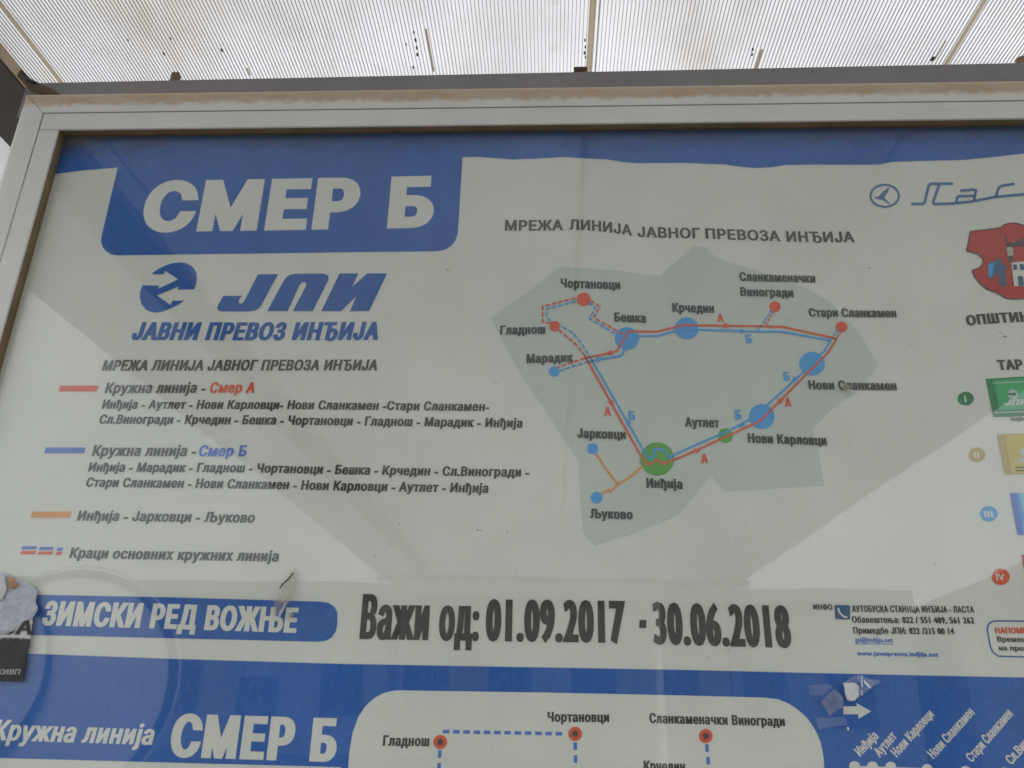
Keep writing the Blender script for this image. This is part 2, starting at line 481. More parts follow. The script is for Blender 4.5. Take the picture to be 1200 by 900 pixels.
while x < RX1:
    if all(abs(x - s) > .004 for s in seams):
        webs.box(x, x + .0011, RY0, RY1, H + .0070, H + .0094)
    x += .0066
wb = webs.build('roof_panel_ribs', M_WEB, sh); wb['kind'] = 'stuff'
for s in seams[1:4]:
    wd = .007 if abs(s) > .1 else .010
    MB().box(s - wd / 2, s + wd / 2, RY0, RY1, H + .003, H + .0068).build('joint_strip', M_JOINT, sh, bevel=.001)
MB().box(seams[2] + .0105, seams[2] + .0135, RY0, RY1, H + .003, H + .0065).build('joint_seal', paint('white_seal', (.8,.8,.78), .4, .05), sh)
# side beam running back along the left
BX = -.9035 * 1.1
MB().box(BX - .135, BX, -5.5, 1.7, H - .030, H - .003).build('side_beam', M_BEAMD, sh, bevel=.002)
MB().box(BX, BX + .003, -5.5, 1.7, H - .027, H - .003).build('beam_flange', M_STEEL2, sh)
# cross rail behind the board
YB = 1.02
zl = P(60, 96, YB)[1] + EYE; zr = P(1200, 72.7, YB)[1] + EYE
xl = P(60, 96, YB)[0]; xr = P(1200, 72.7, YB)[0]
zz = lambda x: zl + (zr - zl) * (x - xl) / (xr - xl)
v = []
for (x_) in (P(30, 100, YB)[0], 1.6):
    for (y_, dz) in ((YB, 0), (YB + .05, 0), (YB + .05, -.07), (YB, -.07)): v.append((x_, y_, zz(x_) + dz))
cr_ = MB().add(v, [(0,1,5,4),(1,2,6,5),(2,3,7,6),(3,0,4,7),(0,3,2,1),(4,5,6,7)]).build('cross_rail', M_STEEL, sh, bevel=.002)
# rusty bracket in the corner
def tri_plate(pts, y0, y1, name, mat, parent):
    n_ = len(pts); q = [P(px, py, y0) for px, py in pts]
    v = [(x, y0, z + EYE) for x, z in q] + [(x, y1, z + EYE) for x, z in q]
    return MB().add(v, [tuple(range(n_))[::-1], tuple(range(n_, 2*n_))] + [(i, (i+1)%n_, n_+(i+1)%n_, n_+i) for i in range(n_)]).build(name, mat, parent, bevel=.001)
tri_plate([(19, 88), (24, 81), (33, 91), (42, 96), (62, 104), (70, 110), (52, 110), (33, 104)], 1.0, 1.008, 'corner_bracket', M_RUST, sh)
tri_plate([(24, 80.5), (28, 84), (36, 92), (44, 96), (38, 97), (30, 93)], .996, 1.0, 'bracket_lug', paint('dark_lug', (.02,.02,.04), .5), sh)
# bolts that stand on the cross rail
def bolt(px, py, r, hgt, mat, cap, y=1.03):
    x_, z_ = P(px, py, y); z_ += EYE
    t = MB().tube((x_, y, z_ - .03), (x_, y, z_ + hgt), r, r * .92, 12).build('roof_bolt', mat, sh)
    MB().tube((x_ + r*.25, y, z_ + hgt), (x_ + r*.25, y, z_ + hgt + r*.5), r * .62, r * .45, 6).build('bolt_cap', cap, t)
bolt(205, 95, .0085, .0120, paint('bolt_brown', (.20,.14,.07), .6, .4, 80), paint('bolt_black', (.01,.01,.01), .4))
bolt(1197, 73, .0085, .006, paint('bolt_tan', (.30,.2,.12), .6, .4, 80), paint('bolt_blue', (.03,.09,.30), .4))
# screw marks / sealant smears on the underside of the roof, each just before the rail
M_SMEAR = mat_poly('sealant_smear', (.66, .60, .50), (.80, .74, .64), .3, False)
for (ax, ay, bx_, by_, wpx) in ((500, 34, 508, 84, 2.6), (893, 58, 889, 80, 3.0), (1108, 48, 1098, 70, 1.8), (289, 80, 294, 88, 2.6)):
    def RP(px, py, zz_=H - .0012):
        v_ = np.array([px - 600.0, 450.0 - py, -F]); X_, y_, Z_ = v_ @ cam_x, v_ @ cam_y, v_ @ cam_z
        k = (zz_ - EYE) / Z_; return np.array([X_ * k, y_ * k])
    a = RP(ax, ay); b_ = RP(bx_, by_); hw = wpx * .0008
    MB().box(min(a[0], b_[0]) - hw, min(a[0], b_[0]) + hw, a[1], b_[1], H - .0018, H - .0006).build('sealant_smear', M_SMEAR, sh)
sp_ = MB()
for (px, py, s_) in ((485, 38, 1), (487, 47, 1.3), (488.5, 56, 1.2), (489, 64, 1.3), (476, 52, .8), (484, 79, 1), (685.5, 47, 1), (686, 55, 1), (685, 62, 1.2), (686, 67, .9), (882, 58, 1.2), (881.5, 64, 1), (1093, 69, 1.8), (260, 59, 1.3), (200, 45, .7), (150, 47, .7), (192, 63, 1.2)):
    a = RP(px, py, H - .001); r_ = .0013 * s_
    sp_.box(a[0] - r_, a[0] + r_, a[1] - r_ * 2.2, a[1] + r_ * 2.2, H - .0016, H - .0006)
s_o = sp_.build('dirt_specks', paint('black_dirt', (.02, .02, .018), .9), sh); s_o['kind'] = 'stuff'
a = RP(680, 80, H - .001)
MB().box(a[0] - .012, a[0] + .013, a[1] - .006, a[1] + .03, H - .007, H - .002).build('joint_clip', M_RUST, sh, bevel=.001)
# posts
for px_ in (-1.3, 1.5):
    MB().box(px_ - .04, px_ + .04, 1.08, 1.16, .12, H - .01).build('post', M_STEEL, sh, bevel=.003)
    MB().box(px_ - .04, px_ + .04, -5.3, -5.22, .12, H - .01).build('post', M_STEEL, sh, bevel=.003)
MB().box(RX0 + .02, RX1 - .02, -5.32, -5.2, H - .07, H - .031).build('front_rail', M_STEEL, sh, bevel=.003)

# ================================================================== DISPLAY CASE
case = tag(empty('display_case', (.3, .95, FR_Z0 + EYE)), 'grey aluminium wall display case with dusty mitred frame holding the timetable poster', 'display case')
zi, zo = FR_Z0 + EYE, FR_Z1 + EYE
W1 = zat(400, 127.5) - FR_Z1 - .001        # inner rail width
WO = zat(400, 102.5) - FR_Z1               # to the outer edge
def ring(name, a, bb, prof, mat, miter=True):
    """four rails round the opening; prof: list of (outward, depth) points"""
    cs = [(FR_X0, zo, -1, 1), (FR_X1, zo, 1, 1), (FR_X1, zi, 1, -1), (FR_X0, zi, -1, -1)]
    for k in range(4):
        A, B = cs[k], cs[(k + 1) % 4]; n_ = len(prof); v = []
        gap = .0004
        for j, (c_, s_) in enumerate(((A, 1), (B, -1))):
            dx_ = np.sign(B[0] - A[0]) * gap * s_; dz_ = np.sign(B[1] - A[1]) * gap * s_
            for (o_, y_) in prof: v.append((c_[0] + c_[2] * o_ + dx_, y_, c_[1] + c_[3] * o_ + dz_))
        fs = [(i, (i + 1) % n_, n_ + (i + 1) % n_, n_ + i) for i in range(n_)] + [tuple(range(n_))[::-1], tuple(range(n_, 2 * n_))]
        ob = MB().add(v, fs).build(name, mat, case)
        for p in ob.data.polygons: p.use_smooth = False
r_ = .011; pr = [(W1 + .0012, D + .05), (W1 + .0012, D + .0004), (W1 + .0016, D)]
for i in range(7):
    t = math.pi / 2 * i / 6; pr.append((WO - r_ + r_ * math.sin(t), D + r_ * .9 * (1 - math.cos(t))))
pr += [(WO, D + .05)]
ring('outer_rail', 0, 0, pr, M_FRAME)
# inner rails butt at the corners: horizontals run through, verticals stop under them
bx = lambda n_, x0, x1, y0, y1, z0, z1, mt, bv=.0005: MB().box(x0, x1, y0, y1, z0, z1).build(n_, mt, case, bevel=bv)
bx('inner_rail', FR_X0 - W1, FR_X1 + W1, D + .0008, D + .004, zo, zo + W1, M_FRAME)
bx('inner_rail', FR_X0 - W1, FR_X1 + W1, D + .0008, D + .004, zi - W1, zi, M_FRAME)
bx('inner_rail', FR_X0 - W1, FR_X0, D + .0008, D + .004, zi + .0006, zo - .0006, M_FRAME)
bx('inner_rail', FR_X1, FR_X1 + W1, D + .0008, D + .004, zi + .0006, zo - .0006, M_FRAME)
M_GROOVE = paint('groove_dark', (.03, .028, .025), .8)
M_GASK = paint('brown_gasket', (.21, .145, .075), .65, .35, 25)
# the rebate behind the rails (lined in brown), one strip per side
for (x0, x1, z0, z1) in ((FR_X0 - .004, FR_X1 + .004, zo + .0004, zo + .004), (FR_X0 - .004, FR_X0 - .0004, zi, zo + .0002),
                         (FR_X1 + .0004, FR_X1 + .004, zi, zo + .0002), (FR_X0 - .004, FR_X1 + .004, zi - .004, zi - .0004)):
    bx('rebate_lining', x0, x1, D + .0042, YP + .003, z0, z1, M_GASK, 0)
bx('back_panel', FR_X0 - .006, FR_X1 + .006, YP + .0035, D + .045, zi - .006, zo + .006, M_GROOVE, 0)
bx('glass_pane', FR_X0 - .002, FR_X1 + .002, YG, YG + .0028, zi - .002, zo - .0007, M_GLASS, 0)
for lx in (-.55, 1.15):
    bx('case_leg', lx - .03, lx + .03, D + .05, D + .09, .12, zi + .3, M_STEEL, .002)

# ================================================================== THE POSTER
po = tag(empty('timetable_poster', (.3, YP, FR_Z0 + EYE + .02)), 'blue and white public transport timetable poster with route map behind the glass of the case', 'poster')
shape('paper_sheet', [[(FR_X0 - .003, FR_Z0), (FR_X1 + .003, FR_Z0), (FR_X1 + .003, FR_Z1 + .003), (FR_X0 - .003, FR_Z1 + .003)]], 'paper', po, 0, plane=True)
px_of = lambda x, z: None
TL = [(40, 130), (40, 206)]
# header band with its tab
wave = [(542,184.3),(560,183.8),(600,187),(630,186),(660,184.2),(690,186),(712,187),(730,190),(745,191.2),(800,191),(850,193),(868,195.5),(885,197),(905,196),(920,193.5),(950,193),(1000,193.2),(1030,193),(1045,190),(1080,188.7),(1130,187.5),(1165,184),(1200,180),(1240,178),(1700,172)]
tab_r = [(537,268),(536,276),(533,283),(528,289),(521,293),(511,294.6)]
tab_l = [(138,299.3),(130,298.3),(124,294.5),(120,289),(118.3,283),(119,277)]
shape('header_band', [[(38,120),(38,207.5),(100,199.5),(138,196.5)] + tab_l[::-1] + [(300,297.2),(420,295.6)] + tab_r[::-1] + wave + [(1700,90)]], 'blue', po, 1)
text('СМЕР Б', [(162.5,272.5),(300,270.5),(507,267)], 60, 'black', 'ink_w', po, 2, 'heading')
# round arrows emblem (zoom factor 12)
e = lambda L: [(150 + x/12, 300 + y/12) for x, y in L]
up = [(325,258),(420,190),(520,140),(620,105),(740,92),(820,102),(890,135),(940,190),(965,255),(970,320),(960,390),(930,470),(700,472),(710,430),(430,548),(410,560),(600,690),(628,632),(795,628),(700,690),(600,740),(500,780),(400,798),(300,782),(235,740),(190,670),(168,590),(172,500),(203,415),(436,418),(424,465),(705,330),(525,208),(505,258)]
shape('round_arrow_emblem', [e(up)], 'logo', po, 2)
f = lambda L: [(240 + x/5.4545, 305 + y/5.4545) for x, y in L]
shape('brand_lettering', [f([(340,90),(468,90),(368,275),(350,305),(320,323),(280,328),(110,328),(88,322),(80,305),(84,290),(118,229),(238,229),(220,255),(218,270),(226,278),(240,276),(256,255)]),
    f([(400,326),(500,140),(520,110),(545,94),(580,87),(755,86),(782,94),(793,110),(788,132),(690,326),(562,326),(648,165),(650,148),(636,140),(618,144),(606,160),(530,326)]),
    f([(745,326),(862,85),(982,85),(944,170),(1038,85),(1165,85),(1050,326),(928,326),(972,228),(872,326)])], 'logo', po, 2)
text('ЈАВНИ ПРЕВОЗ ИНЂИЈА', [(153,398.6),(300,399),(443,398.5)], 21, 'hvy', 'logo', po, 2, 'subheading', shear=.12)
text('МРЕЖА ЛИНИЈА ЈАВНОГ ПРЕВОЗА ИНЂИЈА', [(119,434.6),(442,434.2)], 12.6, 'narrow', 'grey', po, 2, 'legend_title', shear=.1)
def mark(x0, y0, x1, y1, c, nm='legend_mark'):
    return shape(nm, [[(x0 + 1, y0), (x1 + 1, y0), (x1 - 1, y1), (x0 - 1, y1)]], c, po, 2)
mark(70, 452, 114.5, 458.8, 'red'); mark(53, 524.5, 99.5, 531.2, 'mid'); mark(37, 599.6, 83, 606.6, 'orange')
IT = dict(shear=.06)
text('Кружна линија -', [(122.5,461),(240,460.6)], 12.6, 'narrow', 'grey', po, 2, 'legend_lettering', **IT)
text('Смер А', [(245,460.6),(298,460.6)], 12.6, 'narrow', 'red', po, 2, 'legend_lettering', **IT)
text('Инђија - Аутлет - Нови Карловци- Нови Сланкамен -Стари Сланкамен-', [(119,479),(300,479.6),(400,480.2),(573,482)], 10.6, 'narrow', 'black', po, 2, 'route_lettering', **IT)
text('Сл.Виногради - Крчедин - Бешка - Чортановци - Гладнош - Марадик - Инђија', [(115.5,496.6),(300,497.6),(400,498.6),(612,501.3)], 10.8, 'narrow', 'black', po, 2, 'route_lettering', **IT)
text('Кружна линија -', [(107.5,534.5),(229,534.8)], 13, 'narrow', 'grey', po, 2, 'legend_lettering', **IT)
text('Смер Б', [(232,534.8),(288,535)], 13, 'narrow', 'mid', po, 2, 'legend_lettering', **IT)
text('Инђија - Марадик - Гладнош - Чортановци - Бешка - Крчедин - Сл.Виногради -', [(103,552.8),(300,554),(400,556),(620,559)], 11, 'narrow', 'black', po, 2, 'route_lettering', **IT)
text('Стари Сланкамен - Нови Сланкамен - Нови Карловци - Аутлет - Инђија', [(100,570.6),(300,573),(400,575),(572,577.8)], 11.2, 'narrow', 'black', po, 2, 'route_lettering', **IT)
text('Инђија - Јарковци - Љуково', [(90,610.2),(298,612.6)], 12, 'narrow', 'grey', po, 2, 'legend_lettering', **IT)
for a, b_, y in ((26,43,640.2),(46.5,62.5,641),(67,73.8,641.8)): mark(a, y, b_, y + 3.6, 'mid', 'legend_dash')
for a, b_, y in ((24.5,41.8,645.7),(45,62,646.2),(66,72.6,646.8)): mark(a, y, b_, y + 3.8, 'red', 'legend_dash')
text('Краци основних кружних линија', [(81,654),(326,658.2)], 12.6, 'narrow', 'grey', po, 2, 'legend_lettering', **IT)
# season band
shape('season_band', [[(-60,693.5),(45,697),(200,700),(375,705),(385,706.5),(392,711),(395.5,718),(395.3,732),(393.5,740),(388.5,747.5),(381,751.2),(372,752),(200,748),(36,744),(-60,741)]], 'blue', po, 1)
text('ЗИМСКИ РЕД ВОЖЊЕ', [(48,733),(180,736.5),(347,741.8)], 29, 'hvy', 'ink_w', po, 2, 'season_lettering')
text('Важи од:', [(421,749),(561,751)], 53, 'condx', 'black', po, 2, 'validity_lettering')
text('01.09.2017', [(568.5,751.3),(734,753.6)], 52, 'condx', 'black', po, 2, 'validity_date')
shape('dash_mark', [[(749.5,726.5),(757.5,726.7),(757.2,736),(749,735.8)]], 'black', po, 2)
text('30.06.2018', [(766,755),(928.5,759.5)], 52, 'condx', 'black', po, 2, 'validity_date')
# lower blue panel with the white route box cut out of it
top = [(-60,761),(0,764.6),(33,766),(200,772),(400,778),(800,785),(1000,789.8),(1200,794),(1700,802)]
shape('timetable_panel', [top + [(1700,1500),(380,1500),(398,903),(400,899),(0,888.3),(-60,886)]], 'blue', po, 1)
box = [(408,903),(409.5,882),(413,860),(420,840),(428,828),(438,818.5),(450,812),(463,809),(640,811.6),(800,815),(895,817.5),(912,819.5),(924,824.5),(934,831),(944,839.5),(951,849),(957,859),(961.5,870),(964.5,885),(966,903)]
shape('route_box', [box + [(990,1500),(385,1500)]], 'ink_w', po, 2)
text('Кружна линија', [(-9,867),(80,870),(178,873)], 24, 'semi', 'ink_w', po, 2, 'panel_lettering', shear=.1)
text('СМЕР Б', [(197,887),(393,893.3)], 51, 'hvy', 'ink_w', po, 2, 'panel_heading')
# route box content
for pth in ([(519,857.2),(662,860)], [(515.5,879),(512,960)], [(674,870),(676,960)], [(828,872),(836,960)]):
    line('route_dashes', pth, 4.2, 'mid', po, 3, dash=(7.8, 4.2) if pth[0][1] < 860 and pth[1][1] < 861 else (9, 6))
for x, y in ((516,869.5),(674,860),(827,862.5)):
    d_ = shape('stop_dot', [ell(x, y, 8, 8.3)], 'red', po, 4); shape('dot_centre', [ell(x, y, 3.6, 3.7)], 'black', d_, 5)
text('Гладнош', [(448.5,874),(503,874.6)], 12.5, 'cond', 'black', po, 3, 'stop_name')
text('Чортановци', [(641.5,845.8),(714,846.4)], 11.8, 'cond', 'black', po, 3, 'stop_name')
text('Сланкаменачки Виногради', [(761,847.3),(920,851.2)], 11.8, 'cond', 'black', po, 3, 'stop_name')
text('Крчедин', [(754.5,903),(803,904)], 11.8, 'cond', 'black', po, 3, 'stop_name')
# timetable head on the right of the panel
h = lambda L: [(960 + x/12, 770 + y/12) for x, y in L]
shape('direction_arrow', [h([(335,695),(528,692),(516,645),(728,763),(552,868),(545,805),(340,805)])], 'ink_w', po, 2)
for s, a, b_ in (('Инђија',(1008,887),(1030,864)),('Аутлет',(1031,888),(1051.5,864)),('Нови Карловци',(1051,888),(1095,838.5)),('Нови Сланкамен',(1094,890),(1142.5,836)),('Стари Сланкамен',(1139,894),(1187.5,837.5)),('Сл.Виногради',(1185.5,897),(1228,848))):
    text(s, [a, b_], 9.2, 'small', 'ink_w', po, 2, 'column_heading', rot=True)
for x, y in ((1001,897.5),(1022,897.8),(1043.5,898.2),(1086,901),(1131,903),(1176,905)): shape('column_dot', [ell(x, y, 6.3, 5.6)], 'ink_w', po, 3)
line('column_line', [(1001,899),(1086,902),(1240,909)], 3.5, 'ink_w', po, 2)

# ---- route map
shape('map_area', [[(575,373),(607,433),(640,482),(678,540),(683,625),(697,639.5),(738,627),(795,604),(833,557.5),(850,576),(966,569.5),(960,535),(953,502),(975,480),(1005,458),(1030,428),(1008,392),(975,356),(950,340),(905,322.5),(850,306.5),(836,299),(826,289),(812,289),(801,299),(773,323.5),(720,317),(657,312.5),(620,341)]], 'mapbg', po, 1)
text('МРЕЖА', [(591.5,270.6),(633,270.6),(660,270)], 12.6, 'bold', 'grey', po, 2, 'map_title')
text('ЛИНИЈА', [(667,269.5),(690,270.2),(717,273),(741,276.6)], 12.4, 'bold', 'grey', po, 2, 'map_title')
text('ЈАВНОГ', [(747,277.8),(780,279),(821,279.8)], 12.4, 'bold', 'grey', po, 2, 'map_title')
text('ПРЕВОЗА', [(827,280),(870,281.6),(915,283)], 12.4, 'bold', 'grey', po, 2, 'map_title')
text('ИНЂИЈА', [(922,283.6),(960,284.2),(1002,284)], 12.6, 'bold', 'grey', po, 2, 'map_title')
dots = [(684,351,8.2,8,'red'),(650,382.5,6.3,6.2,'red'),(649.5,435.5,6.3,6.2,'sky'),(734.5,397,14.2,13.3,'sky'),(804.5,385,14,13,'sky'),(908,359.6,6.5,6.2,'red'),(986,383.5,7,6.3,'red'),(951.5,426.5,15,14,'sky'),(892.5,488.3,15,14.6,'sky'),(850,510.6,9,8.6,'green'),(770,538,20,19.5,'green'),(694.5,526,6.6,6.6,'sky'),(699,583.5,7,7,'sky')]
for x, y, rx, ry, c in dots: shape('stop_dot', [ell(x, y, rx, ry)], c, po, 3)
w_ = 2.3
def rl(p, c, **k): return line('route_line', p, k.pop('w', w_), c, po, 4, **k)
rl([(980,397),(970.7,413),(890,494),(850,512.3),(800,535),(776.7,544),(773,539),(758,545),(750,533),(685.7,418)], 'red')
rl([(980,397),(917,383.3),(880,382.5),(800,381.3),(770,389),(736,388.7),(723,411.7),(713,414.3),(685,420)], 'red')
rl([(973,399.3),(967,410),(943,435),(882,490),(850,506.7),(800,528.3),(788,534),(786,537.5),(777,527),(765,527),(767,533),(762,538.5),(758,535),(693,421.5)], 'sky')
rl([(973,399.3),(917,389),(880,388.5),(800,386),(770,394),(740,394),(728.5,417),(690,424)], 'sky')
ds = dict(dash=(5.5, 2.2), w=2.0)
rl([(985.5,388),(980,397)], 'red', dash=(3.5,1.6), w=1.8); rl([(981.5,387),(973,399.3)], 'sky', dash=(3.5,1.6), w=1.8)
rl([(685.7,418),(676,405),(663,394),(654,386)], 'red', **ds); rl([(693,421.5),(681,402),(672,391),(657,382)], 'sky', **ds)
rl([(685,420),(653,431)], 'red', **ds); rl([(690,424),(655,435)], 'sky', **ds)
rl([(645,378.8),(636,378),(636,359.3),(677,349)], 'red', **ds); rl([(646,376.6),(640.7,373),(640.7,362.3),(677,352.9)], 'sky', **ds)
rl([(692,352.5),(703,359.3),(696,372.7),(733,393.5)], 'red', **ds); rl([(690,354.5),(698,361),(691,374),(724,393)], 'sky', **ds)
rl([(907,365),(896,382.5)], 'red', dash=(3.5,1.6), w=1.8); rl([(904,364),(887.3,388)], 'sky', dash=(3.5,1.6), w=1.8)
rl([(698,531.5),(711,551),(724.3,567.5)], 'orange'); rl([(752.5,546.5),(742,556.5),(724.3,568),(715,576.8),(713,573.8),(704.5,578.5)], 'orange')
for x, y, a, c in ((713,414.3,168,'red'),(703,421.3,-12,'sky'),(717,474,62,'red'),(735.5,494.5,-118,'sky'),(847.5,382,180,'red'),(871,388.3,2,'sky'),(929.5,446.5,137,'sky'),(915.5,468.5,-45,'red'),(868,498.5,155,'sky'),(818,527.5,-22,'red')):
    arrow('direction_arrow', x, y, a, 5.2, c, po)
for s, x0, x1, y, c, cp in (('А',707.8,716.2,487.7,'red',10.6),('Б',736.8,744.6,492.6,'sky',11),('А',840.5,848.3,377.5,'red',9.5),('Б',874,881.8,402.8,'sky',10.5),('Б',918.4,926,446.6,'sky',10.6),('А',919.5,928,477,'red',10.8),('Б',861.6,869.4,491.8,'sky',11),('А',821.4,830,543,'red',11)):
    text(s, [(x0, y), (x1, y)], cp, 'cond', c, po, 4, 'direction_letter')
for s, a, b_, cp in (('Чортановци',(657,337.3),(727,339.6),10.8),('Гладнош',(586,392.6),(639,391.6),10.8),('Марадик',(617,426),(671.8,424.2),10.8),('Бешка',(720,377.3),(757,378.6),10.8),('Крчедин',(788,366),(837,367),10.8),('Јарковци',(676.5,513.4),(733.3,515),11.2),('Инђија',(757.5,571.6),(800,573.2),11.4),('Љуково',(691.5,607.6),(741.6,608.8),11.4),
        ('Сланкаменачки',(866.8,329.6),(955.6,331.6),10.4),('Виногради',(867.8,347.2),(930,348.6),10.4),('Стари Сланкамен',(948,371.6),(1050.6,372.2),10.2),('Нови Сланкамен',(947.8,456.6),(1051,457.6),10.8),('Нови Карловци',(876.6,519),(969,522.2),11.2),('Аутлет',(802.6,500.2),(843.3,501.4),11.2)):
    text(s, [a, b_], cp, 'cond', 'black', po, 4, 'stop_name')

# ---- right column
z6 = lambda L: [(1000 + x/6, 200 + y/6) for x, y in L]
line('round_bird_emblem', [(1036.7 + 16.6*math.cos(t*math.pi/18), 229.6 + 12.9*math.sin(t*math.pi/18)) for t in range(36)], 2.4, 'lasta', po, 2, closed=True)
shape('bird_mark', [z6([(256,115),(244,145),(215,190),(250,225),(264,242),(240,228),(205,208),(165,198),(140,185),(175,184),(205,150)])], 'lasta', po, 2)
cutx = P(1204, 300)[0]
lw = 3.1
for L_ in ([(405,235),(485,235),(500,225),(530,105),(545,93),(700,93)], [(603,98),(560,225),(568,236),(700,232),(830,218),(1000,185),(1225,165)], [(750,143),(845,134),(862,140),(848,212)], [(852,178),(745,180),(730,190),(722,222)], [(1132,94),(1045,106),(1022,120),(1000,185)]):
    line('operator_lettering', z6(L_), lw, 'lasta', po, 2)
c6 = lambda L: [(1120 + x/6, 250 + y/6) for x, y in L]
arms = c6([(103,128),(200,118),(310,103),(340,82),(375,72),(420,70),(470,84),(500,108),(590,118),(690,128),(720,270),(650,300),(610,335),(620,380),(690,405),(640,490),(590,540),(520,560),(490,600),(400,605),(345,598),(290,560),(215,535),(165,490),(130,445),(114,402),(165,385),(190,350),(188,320),(150,285),(75,268),(88,200)])
co_ = shape('coat_of_arms', [arms], ink('ink_crest_red', (.50,.035,.02)), po, 2)
shape('arms_outline', stroke(arms, 1.3, closed=True), 'black', co_, 3)
shape('arms_figure', [c6([(220,370),(245,345),(280,338),(295,315),(310,320),(318,345),(350,372),(362,385),(345,400),(355,515),(310,515),(300,440),(275,425),(262,460),(235,465),(222,430)])], 'steel', co_, 4)
shape('arms_figure_light', [c6([(222,372),(245,350),(275,350),(262,385),(255,440),(238,462),(224,430)])], 'sky', co_, 5)
shape('arms_tree', [c6([(338,150),(352,150),(360,200),(400,215),(470,175),(480,235),(400,235),(400,340),(415,512),(405,512),(385,350),(362,335),(372,300),(358,240)])], 'grey', co_, 3)
shape('arms_tower', [c6([(388,350),(480,340),(560,345),(560,512),(408,515)])], 'ink_w', co_, 4)
shape('arms_window', [c6(q) for q in ([(398,365),(425,362),(430,400),(402,402)], [(445,360),(475,360),(478,402),(448,402)], [(432,450),(450,440),(470,450),(476,512),(438,514)])], 'steel', co_, 5)
shape('arms_scroll', [c6([(352,245),(385,240),(400,255),(402,298),(362,300)])], 'ink_w', co_, 4)
for k in range(3): shape('scroll_line', [c6([(355+k*14,250),(360+k*14,250),(368+k*14,294),(363+k*14,294)])], 'grey', co_, 5)
text('ОПШТИН', [(1133,382),(1160,379.5),(1207,377)], 12, 'hvy', 'black', po, 2, 'municipality_lettering')
text('ТАР', [(1170,434),(1199.5,433)], 12, 'hvy', 'black', po, 2, 'tariff_heading')
for x, y, rx, ry, c, s, hw in ((1131.5,467.2,9.6,8,'dgreen','I',1),(1144.8,533,9.6,8.6,'gold','II',3),(1158.6,602.2,10.2,9,'sky','III',5.2),(1172.6,676,10.4,9.6,'red','IV',5)):
    bd = shape('zone_badge', [ell(x, y, rx, ry)], c, po, 2)
    text(s, [(x - hw, y + 4.2), (x + hw, y + 4.2)], 8, 'bold', 'ink_w', bd, 3, 'zone_numeral')
def card(name, q, strip, c, c2, lab):
    k = shape(name, [q], c, po, 2, label=lab); shape('card_strip', [strip], c2, k, 3); return k
k = card('tariff_card', [(1155,444.2),(1230,439.5),(1240,486.5),(1164,489)], [(1155,444.2),(1163.5,443.6),(1172,488.7),(1164,489)], 'dgreen', 'dgreen', 'green tariff card')
shape('card_panel', [[(1164,446),(1230,442),(1238,478),(1171,481)]], ink('ink_card_green', (.05,.42,.16)), k, 3)
shape('card_emblem', [ell(1186.5,462.5,6,5.6)], 'mapbg', k, 4); shape('card_emblem_cut', [[(1180,461),(1187,461),(1186.5,459.3),(1191,462.3),(1187,465),(1187,463.5),(1180,463.2)]], 'dgreen', k, 5)
text('ЈПИ', [(1176,475.6),(1203,474.4)], 6.6, 'hvy', 'mapbg', k, 4, 'card_lettering', shear=.5)
line('card_rule', [(1165,484),(1236,481.5)], 1.2, 'mapbg', k, 4); line('card_rule', [(1162,449.5),(1232,446)], .8, 'mapbg', k, 4)
text('Најбо', [(1185,493.6),(1203,493.2)], 4.8, 'bold', 'grey', po, 2, 'small_print')
k = card('tariff_card', [(1168.5,509.3),(1240,507),(1250,556),(1177.5,556)], [(1168.5,509.3),(1176,509),(1184.8,556),(1177.5,556)], 'gold', 'gold', 'mustard yellow tariff card')
shape('card_panel', [[(1176.5,510),(1240,508),(1249,555),(1185.2,555)]], ink('ink_yellow', (.60,.47,.10)), k, 3)
shape('card_emblem', [ell(1199.5,530,5,5)], 'mapbg', k, 4)
text('ЈПИ', [(1188,542.5),(1214,542)], 6, 'hvy', 'mapbg', k, 4, 'card_lettering', shear=.5)
line('card_rule', [(1189,548),(1240,547)], 1.6, 'grey', k, 4); line('card_rule', [(1190,551.8),(1240,551)], 1.4, 'grey', k, 4)
k = card('tariff_card', [(1183.3,578.3),(1255,577),(1265,626),(1192,627)], [(1183.3,578.3),(1190.5,578),(1199,626.8),(1192,627)], 'sky', 'mid', 'light blue tariff card')
shape('card_panel', [[(1194,579),(1255,578),(1264,620),(1203,620)]], ink('ink_pale_blue', (.25,.52,.70)), k, 3)
k = card('tariff_card', [(1197,650.3),(1270,650),(1280,700),(1206,700)], [(1197,650.3),(1203,650.2),(1211,700),(1206,700)], 'crimson', 'crimson', 'crimson tariff card')
# contact block
text('ИНФО', [(953.3,714.5),(975.6,714.8)], 6.6, 'small', 'grey', po, 2, 'contact_lettering')
ic = shape('telephone_icon', [[(979,709),(994.5,709.2),(996,710.5),(996.3,724.5),(995,726.2),(980,725.7),(978.6,724.5),(977.8,710.3)]], 'steel', po, 2)
line('handset', [(982.2,712.5),(983,716.5),(986,720.5),(990,723.3),(992.6,723.2)], 2.0, 'ink_w', ic, 3, smooth=True)
text('АУТОБУСКА СТАНИЦА ИНЂИЈА - ЛАСТА', [(998.5,717.3),(1142,718.2)], 7.8, 'small', 'black', po, 2, 'contact_lettering')
text('Обавештења: 022 / 551 409, 561 262', [(998.5,729.8),(1142,730.8)], 7.8, 'small', 'black', po, 2, 'contact_lettering')
text('Примедбе ЈПИ: 022 /215 00 14', [(1000.3,742.6),(1118.5,743.4)], 7.8, 'small', 'black', po, 2, 'contact_lettering')
text('jpi@indjija.net', [(1002,752.4),(1046.6,752.8)], 6, 'light', 'mid', po, 2, 'contact_lettering')
line('underline', [(1002,754.3),(1046.6,754.8)], .7, 'mid', po, 2)
text('www.javniprevoz.indjija.net', [(1004,768.2),(1100,769.6)], 5.8, 'bold', 'mid', po, 2, 'contact_lettering')
